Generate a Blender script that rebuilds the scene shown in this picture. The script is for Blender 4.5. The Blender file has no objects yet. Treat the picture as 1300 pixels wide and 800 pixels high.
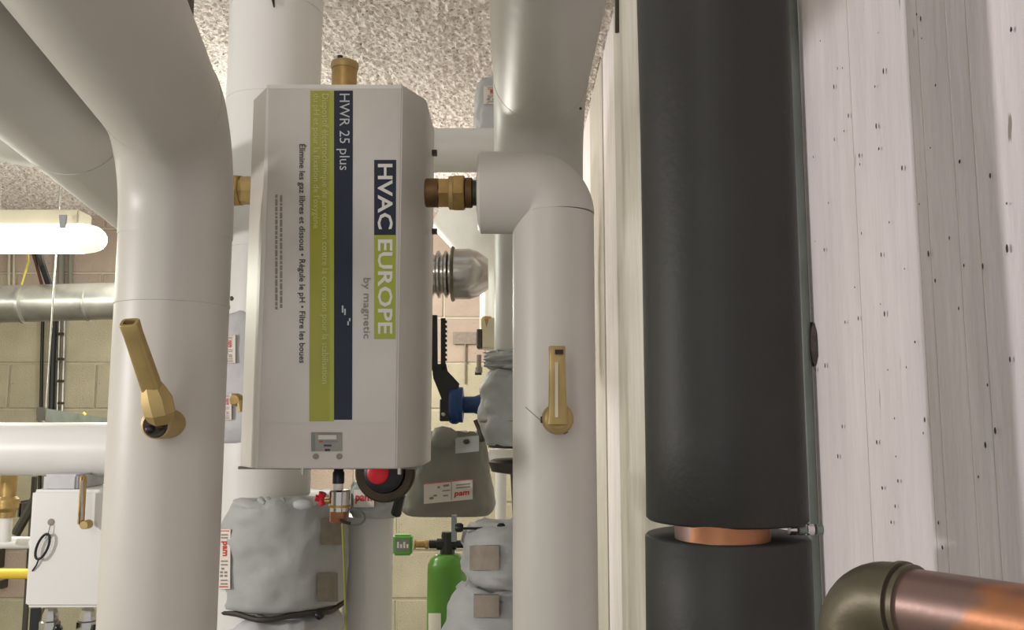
import bpy, bmesh, math, random
from mathutils import Vector, Matrix, noise
random.seed(7)
PI = math.pi
C = bpy.context.scene.collection
SC = bpy.context.scene
# ---------------------------------------------------------------- camera
F = 1100.0; PITCH = math.radians(6.85); EYE = Vector((0, 0, 1.75))
cam_d = bpy.data.cameras.new('camera'); cam = bpy.data.objects.new('camera', cam_d); C.objects.link(cam)
cam.location = EYE; cam.rotation_euler = (PI/2+PITCH, 0, 0)
cam_d.sensor_width = 36; cam_d.lens = 36*F/1300; cam_d.clip_start = .02
SC.camera = cam
# ---------------------------------------------------------------- light
w = bpy.data.worlds.new('world'); SC.world = w; w.use_nodes = True
w.node_tree.nodes['Background'].inputs[0].default_value = (1.0, 1.0, .95, 1)
w.node_tree.nodes['Background'].inputs[1].default_value = .48
def area(name, loc, target, sx, sy, power, col):
    l = bpy.data.lights.new(name, 'AREA'); l.shape = 'RECTANGLE'; l.size = sx; l.size_y = sy
    l.energy = power; l.color = col
    o = bpy.data.objects.new(name, l); C.objects.link(o); o.location = loc
    o.rotation_euler = (Vector(target)-Vector(loc)).to_track_quat('-Z', 'Y').to_euler()
    return o
def bulb(name, loc, power, col, r=.09):
    l = bpy.data.lights.new(name, 'POINT'); l.energy = power; l.color = col; l.shadow_soft_size = r
    o = bpy.data.objects.new(name, l); C.objects.link(o); o.location = loc; return o
bulb('lamp_left', (-1.70, .50, 1.88), 35, (1, .955, .94), .05)
area('unseen_light_rear', (-.7, -1.3, 2.5), (0, 1.5, 1.7), .2, 1.2, 9, (1, .95, .9))  # unseen area light behind the viewer, no fitting modelled
bulb('added_light_far', (-.8, 3.9, 2.35), 33, (1, .97, .88), .12)  # added point light without a fitting, brightens ceiling and back wall
bulb('added_light_mid', (-1.3, 2.9, 2.35), 20, (.97, 1, .88), .12)  # added point light without a fitting, for the ceiling and right wall
bulb('added_light_gap', (-.1, 3.0, 2.35), 6, (1, .95, .95), .08)  # added point light in the gap, lifts the ceiling above it
SC.view_settings.view_transform = 'Standard'; SC.view_settings.look = 'None'
SC.view_settings.gamma = 1; SC.view_settings.use_curve_mapping = False
SC.view_settings.exposure = 0.30
# ---------------------------------------------------------------- helpers
FW = Vector((0, math.cos(PITCH), math.sin(PITCH))); UP = Vector((0, -math.sin(PITCH), math.cos(PITCH)))
def P(px, py, Y):
    """point of the place that the photo shows at px, py, at distance Y in front of the eye"""
    r = FW + Vector((1, 0, 0))*((px-650)/F) + UP*((400-py)/F)
    return EYE + r*(Y/r.y)
def srgb(c):
    return tuple(((v/255+.055)/1.055)**2.4 if v > 10 else v/255/12.92 for v in c)
def mat(name, col, rough=.5, metal=0, var=.06, nscale=8, bump=0, bscale=60, stretch=(1,1,1), emit=0, dirt=None, coat=0):
    m = bpy.data.materials.new(name); m.use_nodes = True; nt = m.node_tree; N = nt.nodes; L = nt.links
    b = N['Principled BSDF']; b.inputs['Roughness'].default_value = rough; b.inputs['Metallic'].default_value = metal
    c = srgb(col)
    tc = N.new('ShaderNodeTexCoord'); mp = N.new('ShaderNodeMapping'); mp.inputs['Scale'].default_value = stretch
    L.new(tc.outputs['Object'], mp.inputs[0])
    no = N.new('ShaderNodeTexNoise'); no.inputs['Scale'].default_value = nscale; no.inputs['Detail'].default_value = 6
    L.new(mp.outputs[0], no.inputs['Vector'])
    r = N.new('ShaderNodeValToRGB'); r.color_ramp.elements[0].position = .3; r.color_ramp.elements[1].position = .7
    r.color_ramp.elements[0].color = (*[max(0, v*(1-var*2)) for v in c], 1)
    r.color_ramp.elements[1].color = (*[min(1, v*(1+var)) for v in c], 1)
    L.new(no.outputs['Fac'], r.inputs[0]); out = r.outputs[0]
    if dirt:     # (colour, scale, threshold) small dark spots
        n2 = N.new('ShaderNodeTexNoise'); n2.inputs['Scale'].default_value = dirt[1]; n2.inputs['Detail'].default_value = 3
        L.new(mp.outputs[0], n2.inputs['Vector'])
        r2 = N.new('ShaderNodeValToRGB'); r2.color_ramp.elements[0].position = dirt[2]; r2.color_ramp.elements[1].position = dirt[2]+.04
        L.new(n2.outputs['Fac'], r2.inputs[0])
        mx = N.new('ShaderNodeMix'); mx.data_type = 'RGBA'
        L.new(r2.outputs[0], mx.inputs[0]); L.new(out, mx.inputs[6]); mx.inputs[7].default_value = (*srgb(dirt[0]), 1)
        out = mx.outputs[2]
    L.new(out, b.inputs['Base Color'])
    if bump:
        n3 = N.new('ShaderNodeTexNoise'); n3.inputs['Scale'].default_value = bscale; n3.inputs['Detail'].default_value = 5
        L.new(mp.outputs[0], n3.inputs['Vector'])
        bp = N.new('ShaderNodeBump'); bp.inputs['Strength'].default_value = bump; bp.inputs['Distance'].default_value = .01
        L.new(n3.outputs['Fac'], bp.inputs['Height']); L.new(bp.outputs[0], b.inputs['Normal'])
    if emit:
        b.inputs['Emission Color'].default_value = (*c, 1); b.inputs['Emission Strength'].default_value = emit
    if coat: b.inputs['Coat Weight'].default_value = coat
    return m
M = dict(
 pvc=mat('grey_pvc_jacket', (204,202,195), .42, 0, .03, 5, .04, 30),
 pvc_front=mat('warm_grey_pvc_jacket', (200,196,188), .42, 0, .03, 5, .03, 30),
 pvc_white=mat('white_pvc_jacket', (228,226,222), .4, 0, .03, 4, .06, 14),
 cover=mat('white_lacquered_sheet', (208,203,196), .38, 0, .05, 6, .02, 20),
 film=mat('label_film', (205,201,194), .3, 0, .05, 9),
 green=mat('lime_print', (160,160,30), .4, 0, .05, 10),
 lime=mat('lime_letter_panel', (166,176,36), .4, 0, .04, 10),
 navy=mat('navy_print', (22,36,60), .6, 0, .12, 14),
 ink=mat('dark_ink', (70,62,66), .6), pale=mat('pale_ink', (200,206,210), .5), limeink=mat('light_green_ink', (206,210,138), .5),
 greyink=mat('grey_ink', (140,136,130), .6), red=mat('red_plastic', (205,22,40), .35), redink=mat('red_ink', (205,50,45), .5),
 brass=mat('brass', (180,150,94), .4, .6, .15, 40, .1, 60), darkbrass=mat('tarnished_brass', (110,82,50), .45, .6, .3, 40),
 gold=mat('zinc_passivated_lever', (182,158,104), .5, .4, .1, 30), hollow=mat('hollow_dark', (52,44,40), .8),
 copper=mat('copper', (186,128,92), .4, .7, .2, 18, .05, 40, dirt=((140,116,110), 16, .54)),
 oldcopper=mat('tarnished_copper', (98,92,76), .45, .55, .25, 20, .08, 50),
 foam=mat('black_foam_rubber', (33,33,31), .55, 0, .1, 26, .05, 200, dirt=((74,76,70), 150, .76)),
 jacket=mat('grey_insulation_cloth', (178,180,178), .6, 0, .08, 9, .35, 22),
 jacketdark=mat('dark_grey_insulation_cloth', (136,135,126), .6, 0, .08, 9, .3, 22),
 jacketpale=mat('pale_insulation_cloth', (196,196,198), .55, 0, .06, 9, .4, 25),
 velcro=mat('brown_grey_hook_tape', (150,140,128), .9, 0, .08, 60), sticker=mat('paper_sticker', (226,218,208), .6, 0, .03, 20),
 steel=mat('galvanised_steel', (176,174,168), .3, .8, .12, 16, .04, 30), chrome=mat('chrome', (200,198,196), .15, 1, .02),
 zinc=mat('dull_grey_steel', (120,128,122), .5, .4, .1, 20), foil=mat('stainless_duct', (190,186,182), .22, .9, .08, 10, .12, 18),
 black=mat('black_plastic', (22,22,24), .4), blue=mat('blue_plastic', (22,62,120), .4, 0, .1, 20),
 tank=mat('green_enamel', (86,142,46), .3, 0, .05, 10), bgreen=mat('light_green_plastic', (108,176,84), .4, 0, .03, 10),
 yellow=mat('yellow_paint', (240,205,60), .45), wire=mat('yellow_green_wire', (150,150,66), .5), wirey=mat('yellow_wire', (214,200,90), .5),
 whitepl=mat('white_plastic', (232,230,224), .4), darkred=mat('brown_cable', (84,48,46), .5), bronze=mat('dark_bronze_bezel', (66,56,42), .45, .4, .1, 20),
 cream=mat('cream_enamel', (214,206,180), .45), tube=mat('lit_diffuser', (255,255,246), .5, 0, 0, emit=2.6),
 tube2=mat('diffuser_end', (238,246,220), .4, 0, 0, emit=.7),
 block=mat('concrete_block', (198,191,166), .92, 0, .07, 5, .5, 130, dirt=((120,112,92), 90, .68)),
 block_pinklit=mat('concrete_block_pink_lit', (192,174,160), .92, 0, .07, 5, .5, 130, dirt=((120,112,92), 90, .68)),  # pink light on the upper wall put into the block colour
 mortar=mat('mortar', (214,208,188), .95, 0, .06, 14, .4, 90),
 spray=mat('sprayed_fibre', (236,226,220), .95, 0, .16, 70, .7, 260, dirt=((150,136,124), 110, .62)),
 floor=mat('concrete_floor', (120,116,108), .8, 0, .1, 4, .2, 30),
 c1=mat('pale_formed_concrete', (242,234,238), .7, 0, .05, 16, .3, 30, (1,1.6,.3), dirt=((160,152,146), 60, .72)),
 c2=mat('grey_formed_concrete', (204,198,190), .72, 0, .06, 16, .3, 30, (1,1.6,.3), dirt=((150,142,128), 60, .70)),
 c3=mat('light_formed_concrete', (204,200,192), .72, 0, .06, 16, .3, 30, (1,1.6,.3)),
 pit=mat('pit_brown', (84,74,68), .95, 0, .2, 60, .5, 60), lcd=mat('display_grey', (140,140,132), .25, 0, .08, 30),
 dim=mat('dark_olive_metal', (70,66,58), .5, .3),
)
def wloc(o):
    v = Vector((0,0,0))
    while o: v = v+o.location; o = o.parent
    return v
class MB:
    def __init__(s): s.v = []; s.f = []
    def add(s, vs, fs):
        n = len(s.v); s.v += [Vector(q) for q in vs]; s.f += [tuple(i+n for i in f) for f in fs]; return s
    def box(s, lo, hi):
        x0,y0,z0 = lo; x1,y1,z1 = hi
        return s.add([(x0,y0,z0),(x1,y0,z0),(x1,y1,z0),(x0,y1,z0),(x0,y0,z1),(x1,y0,z1),(x1,y1,z1),(x0,y1,z1)],
            [(0,3,2,1),(4,5,6,7),(0,1,5,4),(1,2,6,5),(2,3,7,6),(3,0,4,7)])
    def tube(s, pts, rad, seg=24, cap=True, sx=1.0, phase=0):
        pts = [Vector(p) for p in pts]; n = len(pts)
        if not isinstance(rad, (list, tuple)): rad = [rad]*n
        t0 = None; base = len(s.v)
        for i in range(n):
            a = pts[max(i-1, 0)]; b = pts[min(i+1, n-1)]
            t = (b-a)
            t = t.normalized() if t.length > 1e-9 else t0
            if t0 is None:
                r = Vector((0,0,1)) if abs(t.z) < .9 else Vector((0,-1,0))
                nx = t.cross(r).normalized()
            else:
                q = t0.rotation_difference(t); nx = (q @ nx); nx = (nx - t*nx.dot(t)).normalized()
            ny = t.cross(nx); t0 = t
            for k in range(seg):
                an = 2*PI*k/seg+phase
                s.v.append(pts[i]+(nx*math.cos(an)*sx+ny*math.sin(an))*rad[i])
        for i in range(n-1):
            for k in range(seg):
                k2 = (k+1) % seg
                s.f.append((base+i*seg+k, base+i*seg+k2, base+(i+1)*seg+k2, base+(i+1)*seg+k))
        if cap:
            s.f.append(tuple(base+k for k in reversed(range(seg))))
            s.f.append(tuple(base+(n-1)*seg+k for k in range(seg)))
        return s
    def lathe(s, a, d, prof, seg=24, phase=0):
        """profile [(t, r)] along direction d from a"""
        a = Vector(a); d = Vector(d).normalized()
        r = Vector((0,0,1)) if abs(d.z) < .9 else Vector((0,-1,0))
        nx = d.cross(r).normalized(); ny = d.cross(nx); base = len(s.v)
        for t, rr in prof:
            for k in range(seg):
                an = 2*PI*k/seg+phase
                s.v.append(a+d*t+(nx*math.cos(an)+ny*math.sin(an))*rr)
        m = len(prof)
        for i in range(m-1):
            for k in range(seg):
                k2 = (k+1) % seg
                s.f.append((base+i*seg+k, base+i*seg+k2, base+(i+1)*seg+k2, base+(i+1)*seg+k))
        s.f.append(tuple(base+k for k in reversed(range(seg)))); s.f.append(tuple(base+(m-1)*seg+k for k in range(seg)))
        return s
    def slab(s, quad, n, t):
        """a thin slab: four corners, thickness t along n"""
        n = Vector(n).normalized()*t; q = [Vector(p) for p in quad]
        return s.add(q+[p+n for p in q], [(0,3,2,1),(4,5,6,7),(0,1,5,4),(1,2,6,5),(2,3,7,6),(3,0,4,7)])
    def build(s, name, m, parent=None, smooth=40, bevel=0, bseg=2):
        me = bpy.data.meshes.new(name); o0 = wloc(parent) if parent else Vector((0,0,0))
        me.from_pydata([v-o0 for v in s.v], [], s.f); me.update()
        bm = bmesh.new(); bm.from_mesh(me)
        bmesh.ops.recalc_face_normals(bm, faces=bm.faces)
        if bevel: bmesh.ops.bevel(bm, geom=[e for e in bm.edges if e.is_manifold and e.calc_face_angle(0) > .5], offset=bevel, segments=bseg, affect='EDGES', clamp_overlap=True)
        bm.to_mesh(me); bm.free()
        if smooth:
            me.polygons.foreach_set('use_smooth', [True]*len(me.polygons)); me.set_sharp_from_angle(angle=math.radians(smooth))
        me.materials.append(m); o = bpy.data.objects.new(name, me); C.objects.link(o); o.parent = parent
        return o
def thing(name, label, cat, loc=(0,0,0), group=None):
    o = bpy.data.objects.new(name, None); C.objects.link(o); o.empty_display_size = .05; o.location = loc
    o['label'] = label; o['category'] = cat
    if group: o['group'] = group
    return o
def tag(o, label, cat, group=None):
    o['label'] = label; o['category'] = cat
    if group: o['group'] = group
    return o
def struct(o): o['kind'] = 'structure'; return o
def text_mesh(s, sizeoff=0.0):
    cu = bpy.data.curves.new('t', 'FONT'); cu.body = s; cu.resolution_u = 2; cu.offset = sizeoff
    o = bpy.data.objects.new('t', cu); C.objects.link(o)
    dg = bpy.context.evaluated_depsgraph_get(); me = bpy.data.meshes.new_from_object(o.evaluated_get(dg))
    bpy.data.objects.remove(o)
    vs = [v.co.copy() for v in me.vertices]; fs = [tuple(p.vertices) for p in me.polygons]; bpy.data.meshes.remove(me)
    x0 = min(v.x for v in vs); x1 = max(v.x for v in vs); y0 = min(v.y for v in vs); y1 = max(v.y for v in vs)
    return [((v.x-x0)/(x1-x0), (v.y-y0)/(y1-y0)) for v in vs], fs
def text(s, name, fn, m, parent, bold=0.0):
    uv, fs = text_mesh(s, bold); mb = MB(); mb.add([fn(u, v) for u, v in uv], fs)
    me = bpy.data.meshes.new(name); o0 = wloc(parent); me.from_pydata([v-o0 for v in mb.v], [], mb.f); me.materials.append(m)
    o = bpy.data.objects.new(name, me); C.objects.link(o); o.parent = parent; return o
def arc_corner(a, b, c, R, n=14):
    a, b, c = Vector(a), Vector(b), Vector(c); d1 = (a-b).normalized(); d2 = (c-b).normalized()
    ang = d1.angle(d2); t = R/math.tan(ang/2); p1 = b+d1*t; p2 = b+d2*t
    cen = b+(d1+d2).normalized()*(R/math.sin(ang/2)); v1 = p1-cen; ax = v1.cross(p2-cen).normalized(); tot = v1.angle(p2-cen)
    return [cen+Matrix.Rotation(tot*i/n, 3, ax) @ v1 for i in range(n+1)]
def pipe(root, pts, r, R, m, seg=40, over=.0009, names=('pipe_section', 'elbow_section'), wrap=True):
    """straight jacket sections and slightly larger elbow shells, each its own part"""
    pts = [Vector(p) for p in pts]; start = pts[0]
    for i in range(1, len(pts)-1):
        arc = arc_corner(pts[i-1], pts[i], pts[i+1], R)
        MB().tube([start, arc[0]], r, seg).build(names[0], m, root, 50)
        e1 = (arc[1]-arc[0]).normalized()*.012; e2 = (arc[-1]-arc[-2]).normalized()*.012
        MB().tube([arc[0]-e1]+arc+[arc[-1]+e2], r+over, seg).build(names[1], m, root, 50)
        start = arc[-1]
    MB().tube([start, pts[-1]], r, seg).build(names[0], m, root, 50)
def seam(root, c, d, r, w=.004, m=None, name='seam_band'):
    d = Vector(d).normalized(); return MB().lathe(Vector(c)-d*w, d, [(0, r), (.0006, r+.0009), (2*w, r+.0009)], 40).build(name, m or M['pvc'], root, 50)
def rivet(root, c, n, r=.0022, m=None):
    n = Vector(n).normalized(); return MB().lathe(c, n, [(0, r), (r*.7, r), (r*1.1, r*.5)], 10).build('rivet', m or M['steel'], root)
def vx(px, py, Y): return P(px, py, Y).x
def down(p, z): return Vector((p.x, p.y, z))
# ================================================================ structure
XW = .300; YB = 5.0; ZC = 2.95; XL = -3.4
struct(MB().box((XL, -1.2, -.1), (XW, YB, 0)).build('floor', M['floor'], None, 0))
# ceiling: sprayed fibre, a rough uneven crust
nx, ny = 440, 400; mb = MB(); x0, x1, y0, y1 = XL, XW, 2.2, YB
vs = []
for j in range(ny+1):
    for i in range(nx+1):
        x = x0+(x1-x0)*i/nx; y = y0+(y1-y0)*j/ny
        h = noise.noise((x*48, y*48, 0))*.011+noise.noise((x*105, y*105, 5))*.010+noise.noise((x*6, y*6, 2))*.015
        vs.append((x, y, ZC+h))
fs = [(j*(nx+1)+i, (j+1)*(nx+1)+i, (j+1)*(nx+1)+i+1, j*(nx+1)+i+1) for j in range(ny) for i in range(nx)]
me = bpy.data.meshes.new('ceiling'); me.from_pydata(vs+[(x0,-1.2,ZC),(x1,-1.2,ZC)], [], fs+[(nx+1+nx-nx-1, nx, len(vs)+1, len(vs))])
me.materials.append(M['spray']); ceil = struct(bpy.data.objects.new('ceiling', me)); C.objects.link(ceil)
# right wall: cast concrete in board-wide strips, each a little proud or back
cuts = [(-1.2, 1.2, 'c1', 0), (1.2, 2.44, 'c2', .0015), (2.44, 2.76, 'c1', 0), (2.76, 3.2, 'c2', .004), (3.2, 4.2, 'c1', .001), (4.2, YB, 'c2', .002)]
wr = struct(MB().box((XW+.004, -1.2, 0), (XW+.16, YB+.15, ZC+.05)).build('wall_right', M['c3'], None, 0))
for a, b, k, off in cuts:
    MB().box((XW-off+.001, a+.0006, 0), (XW+.02, b-.0006, ZC+.03)).build('concrete_strip', M[k], wr, 0)
# fine vertical board marks standing proud of the near strips
for y, w_ in ((.546, .0012), (.572, .0008), (.612, .0010), (.628, .0006), (.74, .0006)):
    MB().box((XW+.0006, y, .3), (XW+.01, y+w_, ZC)).build('formwork_ridge', M['c3'], wr, 0)
def lump(c, n, r, h, name, parent, m, el=1.6):
    n = Vector(n).normalized(); t1 = n.cross(Vector((0,0,1))).normalized(); t2 = Vector((0,0,1)); mb = MB(); vs = []
    for ri, rr, hh in ((0, 1, 0), (1, .8, .6), (2, .45, 1)):
        for k in range(12):
            a = 2*PI*k/12; q = rr*(1+.28*noise.noise((c[1]*40+math.cos(a)*1.3, math.sin(a)*1.3, c[2]*40)))
            vs.append(Vector(c)+t1*math.cos(a)*r*q+t2*math.sin(a)*r*el*q+n*h*hh)
    fs = [(i*12+k, i*12+(k+1) % 12, (i+1)*12+(k+1) % 12, (i+1)*12+k) for i in range(2) for k in range(12)]+[tuple(range(24, 36))]
    return mb.add(vs, fs).build(name, m, parent, 60)
def onwall(px, py, off=.0):
    r = FW+Vector((1,0,0))*((px-650)/F)+UP*((400-py)/F); return EYE+r*((XW-off)/r.x)
lump(onwall(1031, 438), (-1,0,0), .015, .004, 'chipped_hollow', wr, M['pit'], 1.5)
for _ in range(70):
    px = random.uniform(1025, 1290); py = random.uniform(5, 700)
    lump(onwall(px, py, .0014), (-1,0,0), random.uniform(.0005, .0013), .0004, 'air_hole', wr, M['pit'], random.uniform(1, 2.2))
struct(MB().box((XL-.15, -1.2, 0), (XL, YB+.15, ZC+.05)).build('wall_left', M['mortar'], None, 0))
# back wall: mortar bed with individual concrete blocks
wb = struct(MB().box((XL, YB+.012, 0), (XW+.16, YB+.15, ZC+.05)).build('wall_back', M['mortar'], None, 0))
BH = .264; zj = P(120, 461, YB).z; cache = []
for m_ in ('block', 'block_pinklit'):
    for v in range(3):
        mb = MB().box((0, 0, 0), (.488, .03, BH-.012)); o = mb.build('block', M[m_], wb, 0, .004, 1); cache.append(o.data)
        bpy.data.objects.remove(o)
kz = math.floor(-zj/BH)+1; row = 0; z = zj+kz*BH
while z < ZC-.05:
    x = XL+.003-(.25 if row % 2 else 0)
    while x < XW:
        up = z+BH/2 > P(100, 432, YB).z  # upper courses mostly pink: tint of the light painted in, rest random
        me_ = cache[random.randrange(3)+(3 if (up and random.random() < .8) or random.random() < .15 else 0)]
        o = bpy.data.objects.new('block', me_); C.objects.link(o); o.parent = wb; o.location = (x+.006, YB-.002+random.uniform(0, .004), z+.005)
        if x < XL: o.scale.x = .5; o.location.x = XL+.006
        if x+.5 > XW: o.scale.x = max(.1, (XW-x-.006)/.488)
        x += .5 if x > XL-.01 else .25+.0
        if x < XL+.3 and row % 2 and x > XL: x = XL+.253 if x < XL+.26 else x
    z += BH; row += 1
# ================================================================ large grey pipe, front left, with its elbow overhead
A = P(226, 250, 1.1); zt = EYE.z+.37
t = thing('insulated_pipe', 'large grey jacketed riser at far left of the white device, elbow overhead', 'pipe', (A.x, 1.1, 0))
d1 = Vector((.19, -1, 0)).normalized()
pipe(t, [(A.x, 1.1, 0), (A.x, 1.1, zt), Vector((A.x, 1.1, zt))+d1*1.9], .0690, .125, M['pvc_front'])
seam(t, (A.x, 1.1, P(222, 378, 1.03).z), (0,0,1), .0690, .0022, M['pvc_front'])
for px, py in ((212, 190), (214, 201)):
    rivet(t, P(px, py, 1.030), (0,-1,0), .0032, M['steel'])
rivet(t, P(293, 379, 1.1), (1,0,0), .003, M['zinc'])
# second horizontal run behind it
B = Vector((-.729, 1.9, 0)); z2 = EYE.z+.40
t = thing('insulated_pipe', 'grey jacketed pipe overhead at upper left, running behind the nearer elbow', 'pipe', (B.x, B.y, 0))
d2 = Vector((.17, -1, 0)).normalized()
pipe(t, [B, (B.x, B.y, z2), Vector((B.x, B.y, z2))+d2*2.1], .075, .12, M['pvc'])
seam(t, Vector((B.x, B.y, z2))+d2*.78, d2, .075, .003)
seam(t, Vector((B.x, B.y, z2))+d2*.40, d2, .075, .003)
t = thing('insulated_pipe', 'pale jacketed pipe high at left edge, just above the tube light', 'pipe', P(60, 170, 2.3))
pipe(t, [P(-260, 60, 1.9), P(30, 176, 2.2), P(220, 170, 2.5)], .075, .16, M['pvc'])
# ================================================================ riser behind the white device
Y2 = 1.7; xc2 = vx(352, 0, Y2)
t = thing('insulated_pipe', 'white jacketed riser standing behind the device, rising to the ceiling', 'pipe', (xc2, Y2, 0))
r2 = .094
MB().tube([(xc2, Y2, 0), (xc2, Y2, P(352, 170, Y2).z)], r2, 40).build('pipe_section', M['pvc_white'], t, 50)
MB().tube([(xc2, Y2, P(352, 170, Y2).z), (xc2, Y2, P(352, 18, Y2).z)], r2-.0014, 40).build('pipe_section', M['pvc_white'], t, 50)
MB().tube([(xc2, Y2, P(352, 18, Y2).z), (xc2, Y2, ZC)], r2, 40).build('pipe_section', M['pvc_white'], t, 50)
seam(t, (xc2, Y2, P(352, 133, Y2).z), (0,0,1), r2-.0014, .003, M['pvc_white'])
seam(t, (xc2, Y2, P(352, 320, Y2).z), (0,0,1), r2, .003, M['pvc_white'])
MB().tube([P(346, -6, 1.603), P(348, 9, 1.603)], [.004, .0015], 8).build('rivet', M['black'], t)
# ================================================================ device cover
YF = 1.2; DV = P(425, 595, YF)
t = thing('treatment_unit', 'white sheet metal water treatment device with lime and navy label', 'device', (DV.x, YF, P(425, 595, YF).z))
zt_, zb_ = P(425, 107, YF).z, P(425, 595, YF).z
xfl, xfr, xbl, xbr = P(333, 350, YF).x, P(507, 350, YF).x, P(313.5, 350, 1.26).x, P(538.5, 350, 1.26).x
prof = [(xfl, YF), (xfr, YF), (xbr, YF+.06), (xbr, YF+.20), (xbl, YF+.20), (xbl, YF+.06)]
th = .0015
def prism(mb, prof, z0, z1):
    n = len(prof); mb.add([(x, y, z0) for x, y in prof]+[(x, y, z1) for x, y in prof],
        [tuple(reversed(range(n))), tuple(range(n, 2*n))]+[(i, (i+1) % n, n+(i+1) % n, n+i) for i in range(n)]); return mb
prism(MB(), prof, zb_, zt_).build('cover', M['cover'], t, 30, .0016, 2)
# folded edge lines: thin lips at the two front folds
prism(MB(), [(xfl-.003, YF-.0003), (xfl+.003, YF-.0006), (xfl+.003, YF+.002), (xfl-.003, YF+.004)], zb_+.001, zt_-.001).build('fold_edge', M['whitepl'], t)
prism(MB(), [(xbl-.001, YF+.055), (xbr+.001, YF+.055), (xbr+.001, YF+.064), (xbl-.001, YF+.064)], zb_-.004, zb_).build('bottom_lip', M['zinc'], t, 0)
prism(MB(), [(xfl+.001, YF-.0010), (xfr-.001, YF-.0010), (xfr-.001, YF), (xfl+.001, YF)], zt_-.007, zt_-.001).build('top_highlight', M['whitepl'], t, 0)  # white strip: highlight on the top edge put in as colour
def fp(px, py, off=.0006): return P(px, py, YF-off)
def panel(name, m, x0, y0, x1, y1, off, parent, x0b=None, x1b=None, thick=.0004):
    x0b = x0 if x0b is None else x0b; x1b = x1 if x1b is None else x1b
    return MB().slab([fp(x0, y0, off), fp(x1, y0, off), fp(x1b, y1, off), fp(x0b, y1, off)], (0,1,0), thick).build(name, m, parent, 0)
lab = panel('label_sheet', M['film'], 341, 111, 507, 537, .0006, t, 336, 502)
panel('green_band', M['green'], 394, 115, 424, 535, .0011, lab, 392.5, 424)
panel('green_stripe', M['lime'], 418, 115, 424, 535, .0014, lab, 418.5, 424)
panel('navy_band', M['navy'], 424, 115, 448, 533, .0012, lab, 424, 447)
panel('navy_panel', M['navy'], 475, 203, 503, 298.5, .0011, lab, 475, 502.5)
panel('lime_panel', M['lime'], 475, 298.5, 502.5, 430.5, .0012, lab, 475, 502)
def vtext(s, name, x0, x1, y0, y1, m, bold=0, off=.0019):
    return text(s, name, lambda u, v: fp(x0+(x1-x0)*v, y0+(y1-y0)*u, off), m, lab, bold)
vtext('HVAC', 'lettering', 479.5, 498.5, 208, 291, M['whitepl'], .02)
vtext('EUROPE', 'lettering', 479.5, 498.5, 304, 424, M['whitepl'], .02)
vtext('HWR 25 plus', 'lettering', 427, 444, 119, 216, M['pale'], .0)
vtext("Dispositif électrochimique de protection contre la corrosion pour la stabilisation", 'small_print', 406.5, 417, 119, 487, M['limeink'])
vtext("du pH et pour la fixation de l'oxygène", 'small_print', 395.5, 406, 119, 290, M['limeink'])
vtext("Élimine les gaz libres et dissous • Régule le pH • Filtre les boues", 'small_print', 377.5, 389.5, 183, 461, M['ink'], .012)
vtext("by magnetic", 'small_print', 458.5, 470.5, 353, 430, M['greyink'])
mb = MB()
for x, y0_, y1_ in ((357, 248, 391), (351, 247, 393)):
    y = y0_
    while y < y1_:
        l = random.uniform(3, 9)
        mb.slab([fp(x-1.6, y), fp(x+1.4, y), fp(x+1.4, min(y+l, y1_)), fp(x-1.6, min(y+l, y1_))], (0,-1,0), .0004); y += l+1.4
mb.build('fine_print', M['greyink'], lab, 0)
mb = MB()
for x, y, h_ in ((434, 388, 9), (437, 392, 8), (443, 404, 4), (441, 408, 5)): mb.slab([fp(x, y, .0015), fp(x+2, y, .0015), fp(x+2, y+h_, .0015), fp(x, y+h_, .0015)], (0,-1,0), .0003)
mb.build('white_marks', M['pale'], lab, 0)
pl = panel('indicator_plate', M['lcd'], 395, 549, 434.5, 573, .0008, t)
panel('plate_edge', M['zinc'], 395, 549, 399.5, 573, .0014, pl); panel('plate_edge', M['velcro'], 395, 549, 434.5, 551.5, .0013, pl)
panel('red_segment', M['redink'], 405, 559.5, 410, 562, .0014, pl); panel('green_segment', M['zinc'], 410, 559.5, 429, 562, .0014, pl)
panel('dark_marking', M['ink'], 411, 564.5, 421, 567, .0014, pl); panel('dark_marking', M['black'], 412.5, 570, 419, 573, .0014, pl)
panel('light_display', M['film'], 404, 552.5, 427, 558, .0013, pl)
for px, py in ((401, 579.5), (431, 579.5)): MB().lathe(fp(px, py, 0), (0,-1,0), [(0, .004), (.002, .004), (.003, .0025)], 14).build('screw', M['velcro'], t)
for px in (384, 507): MB().lathe(P(px, 594, 1.215), (0,0,-1), [(0, .0025), (.009, .0025)], 10).build('bottom_screw', M['chrome'], t)
for py in (193, 293): MB().box(tuple(P(548, py+3, 1.31)), tuple(P(548, py-3, 1.31)+Vector((.008, .01, 0)))).build('side_clip', M['dim'], t, 0)
# brass air vent on top
v = P(437, 110, 1.30)
t = thing('air_vent', 'brass automatic air vent standing on top of the white device', 'valve', v)
MB().lathe(v-Vector((0,0,.01)), (0,0,1), [(0, .0195), (.037, .0195)], 32).build('body', M['brass'], t)
MB().lathe(v+Vector((0,0,.027)), (0,0,1), [(0, .0205), (.007, .022), (.011, .021), (.014, .015)], 32).build('cap', M['gold'], t)
MB().lathe(v+Vector((-.007,-.002,.040)), (0,0,1), [(0, .0045), (.009, .0045)], 12).build('vent_plug', M['black'], t)
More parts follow.
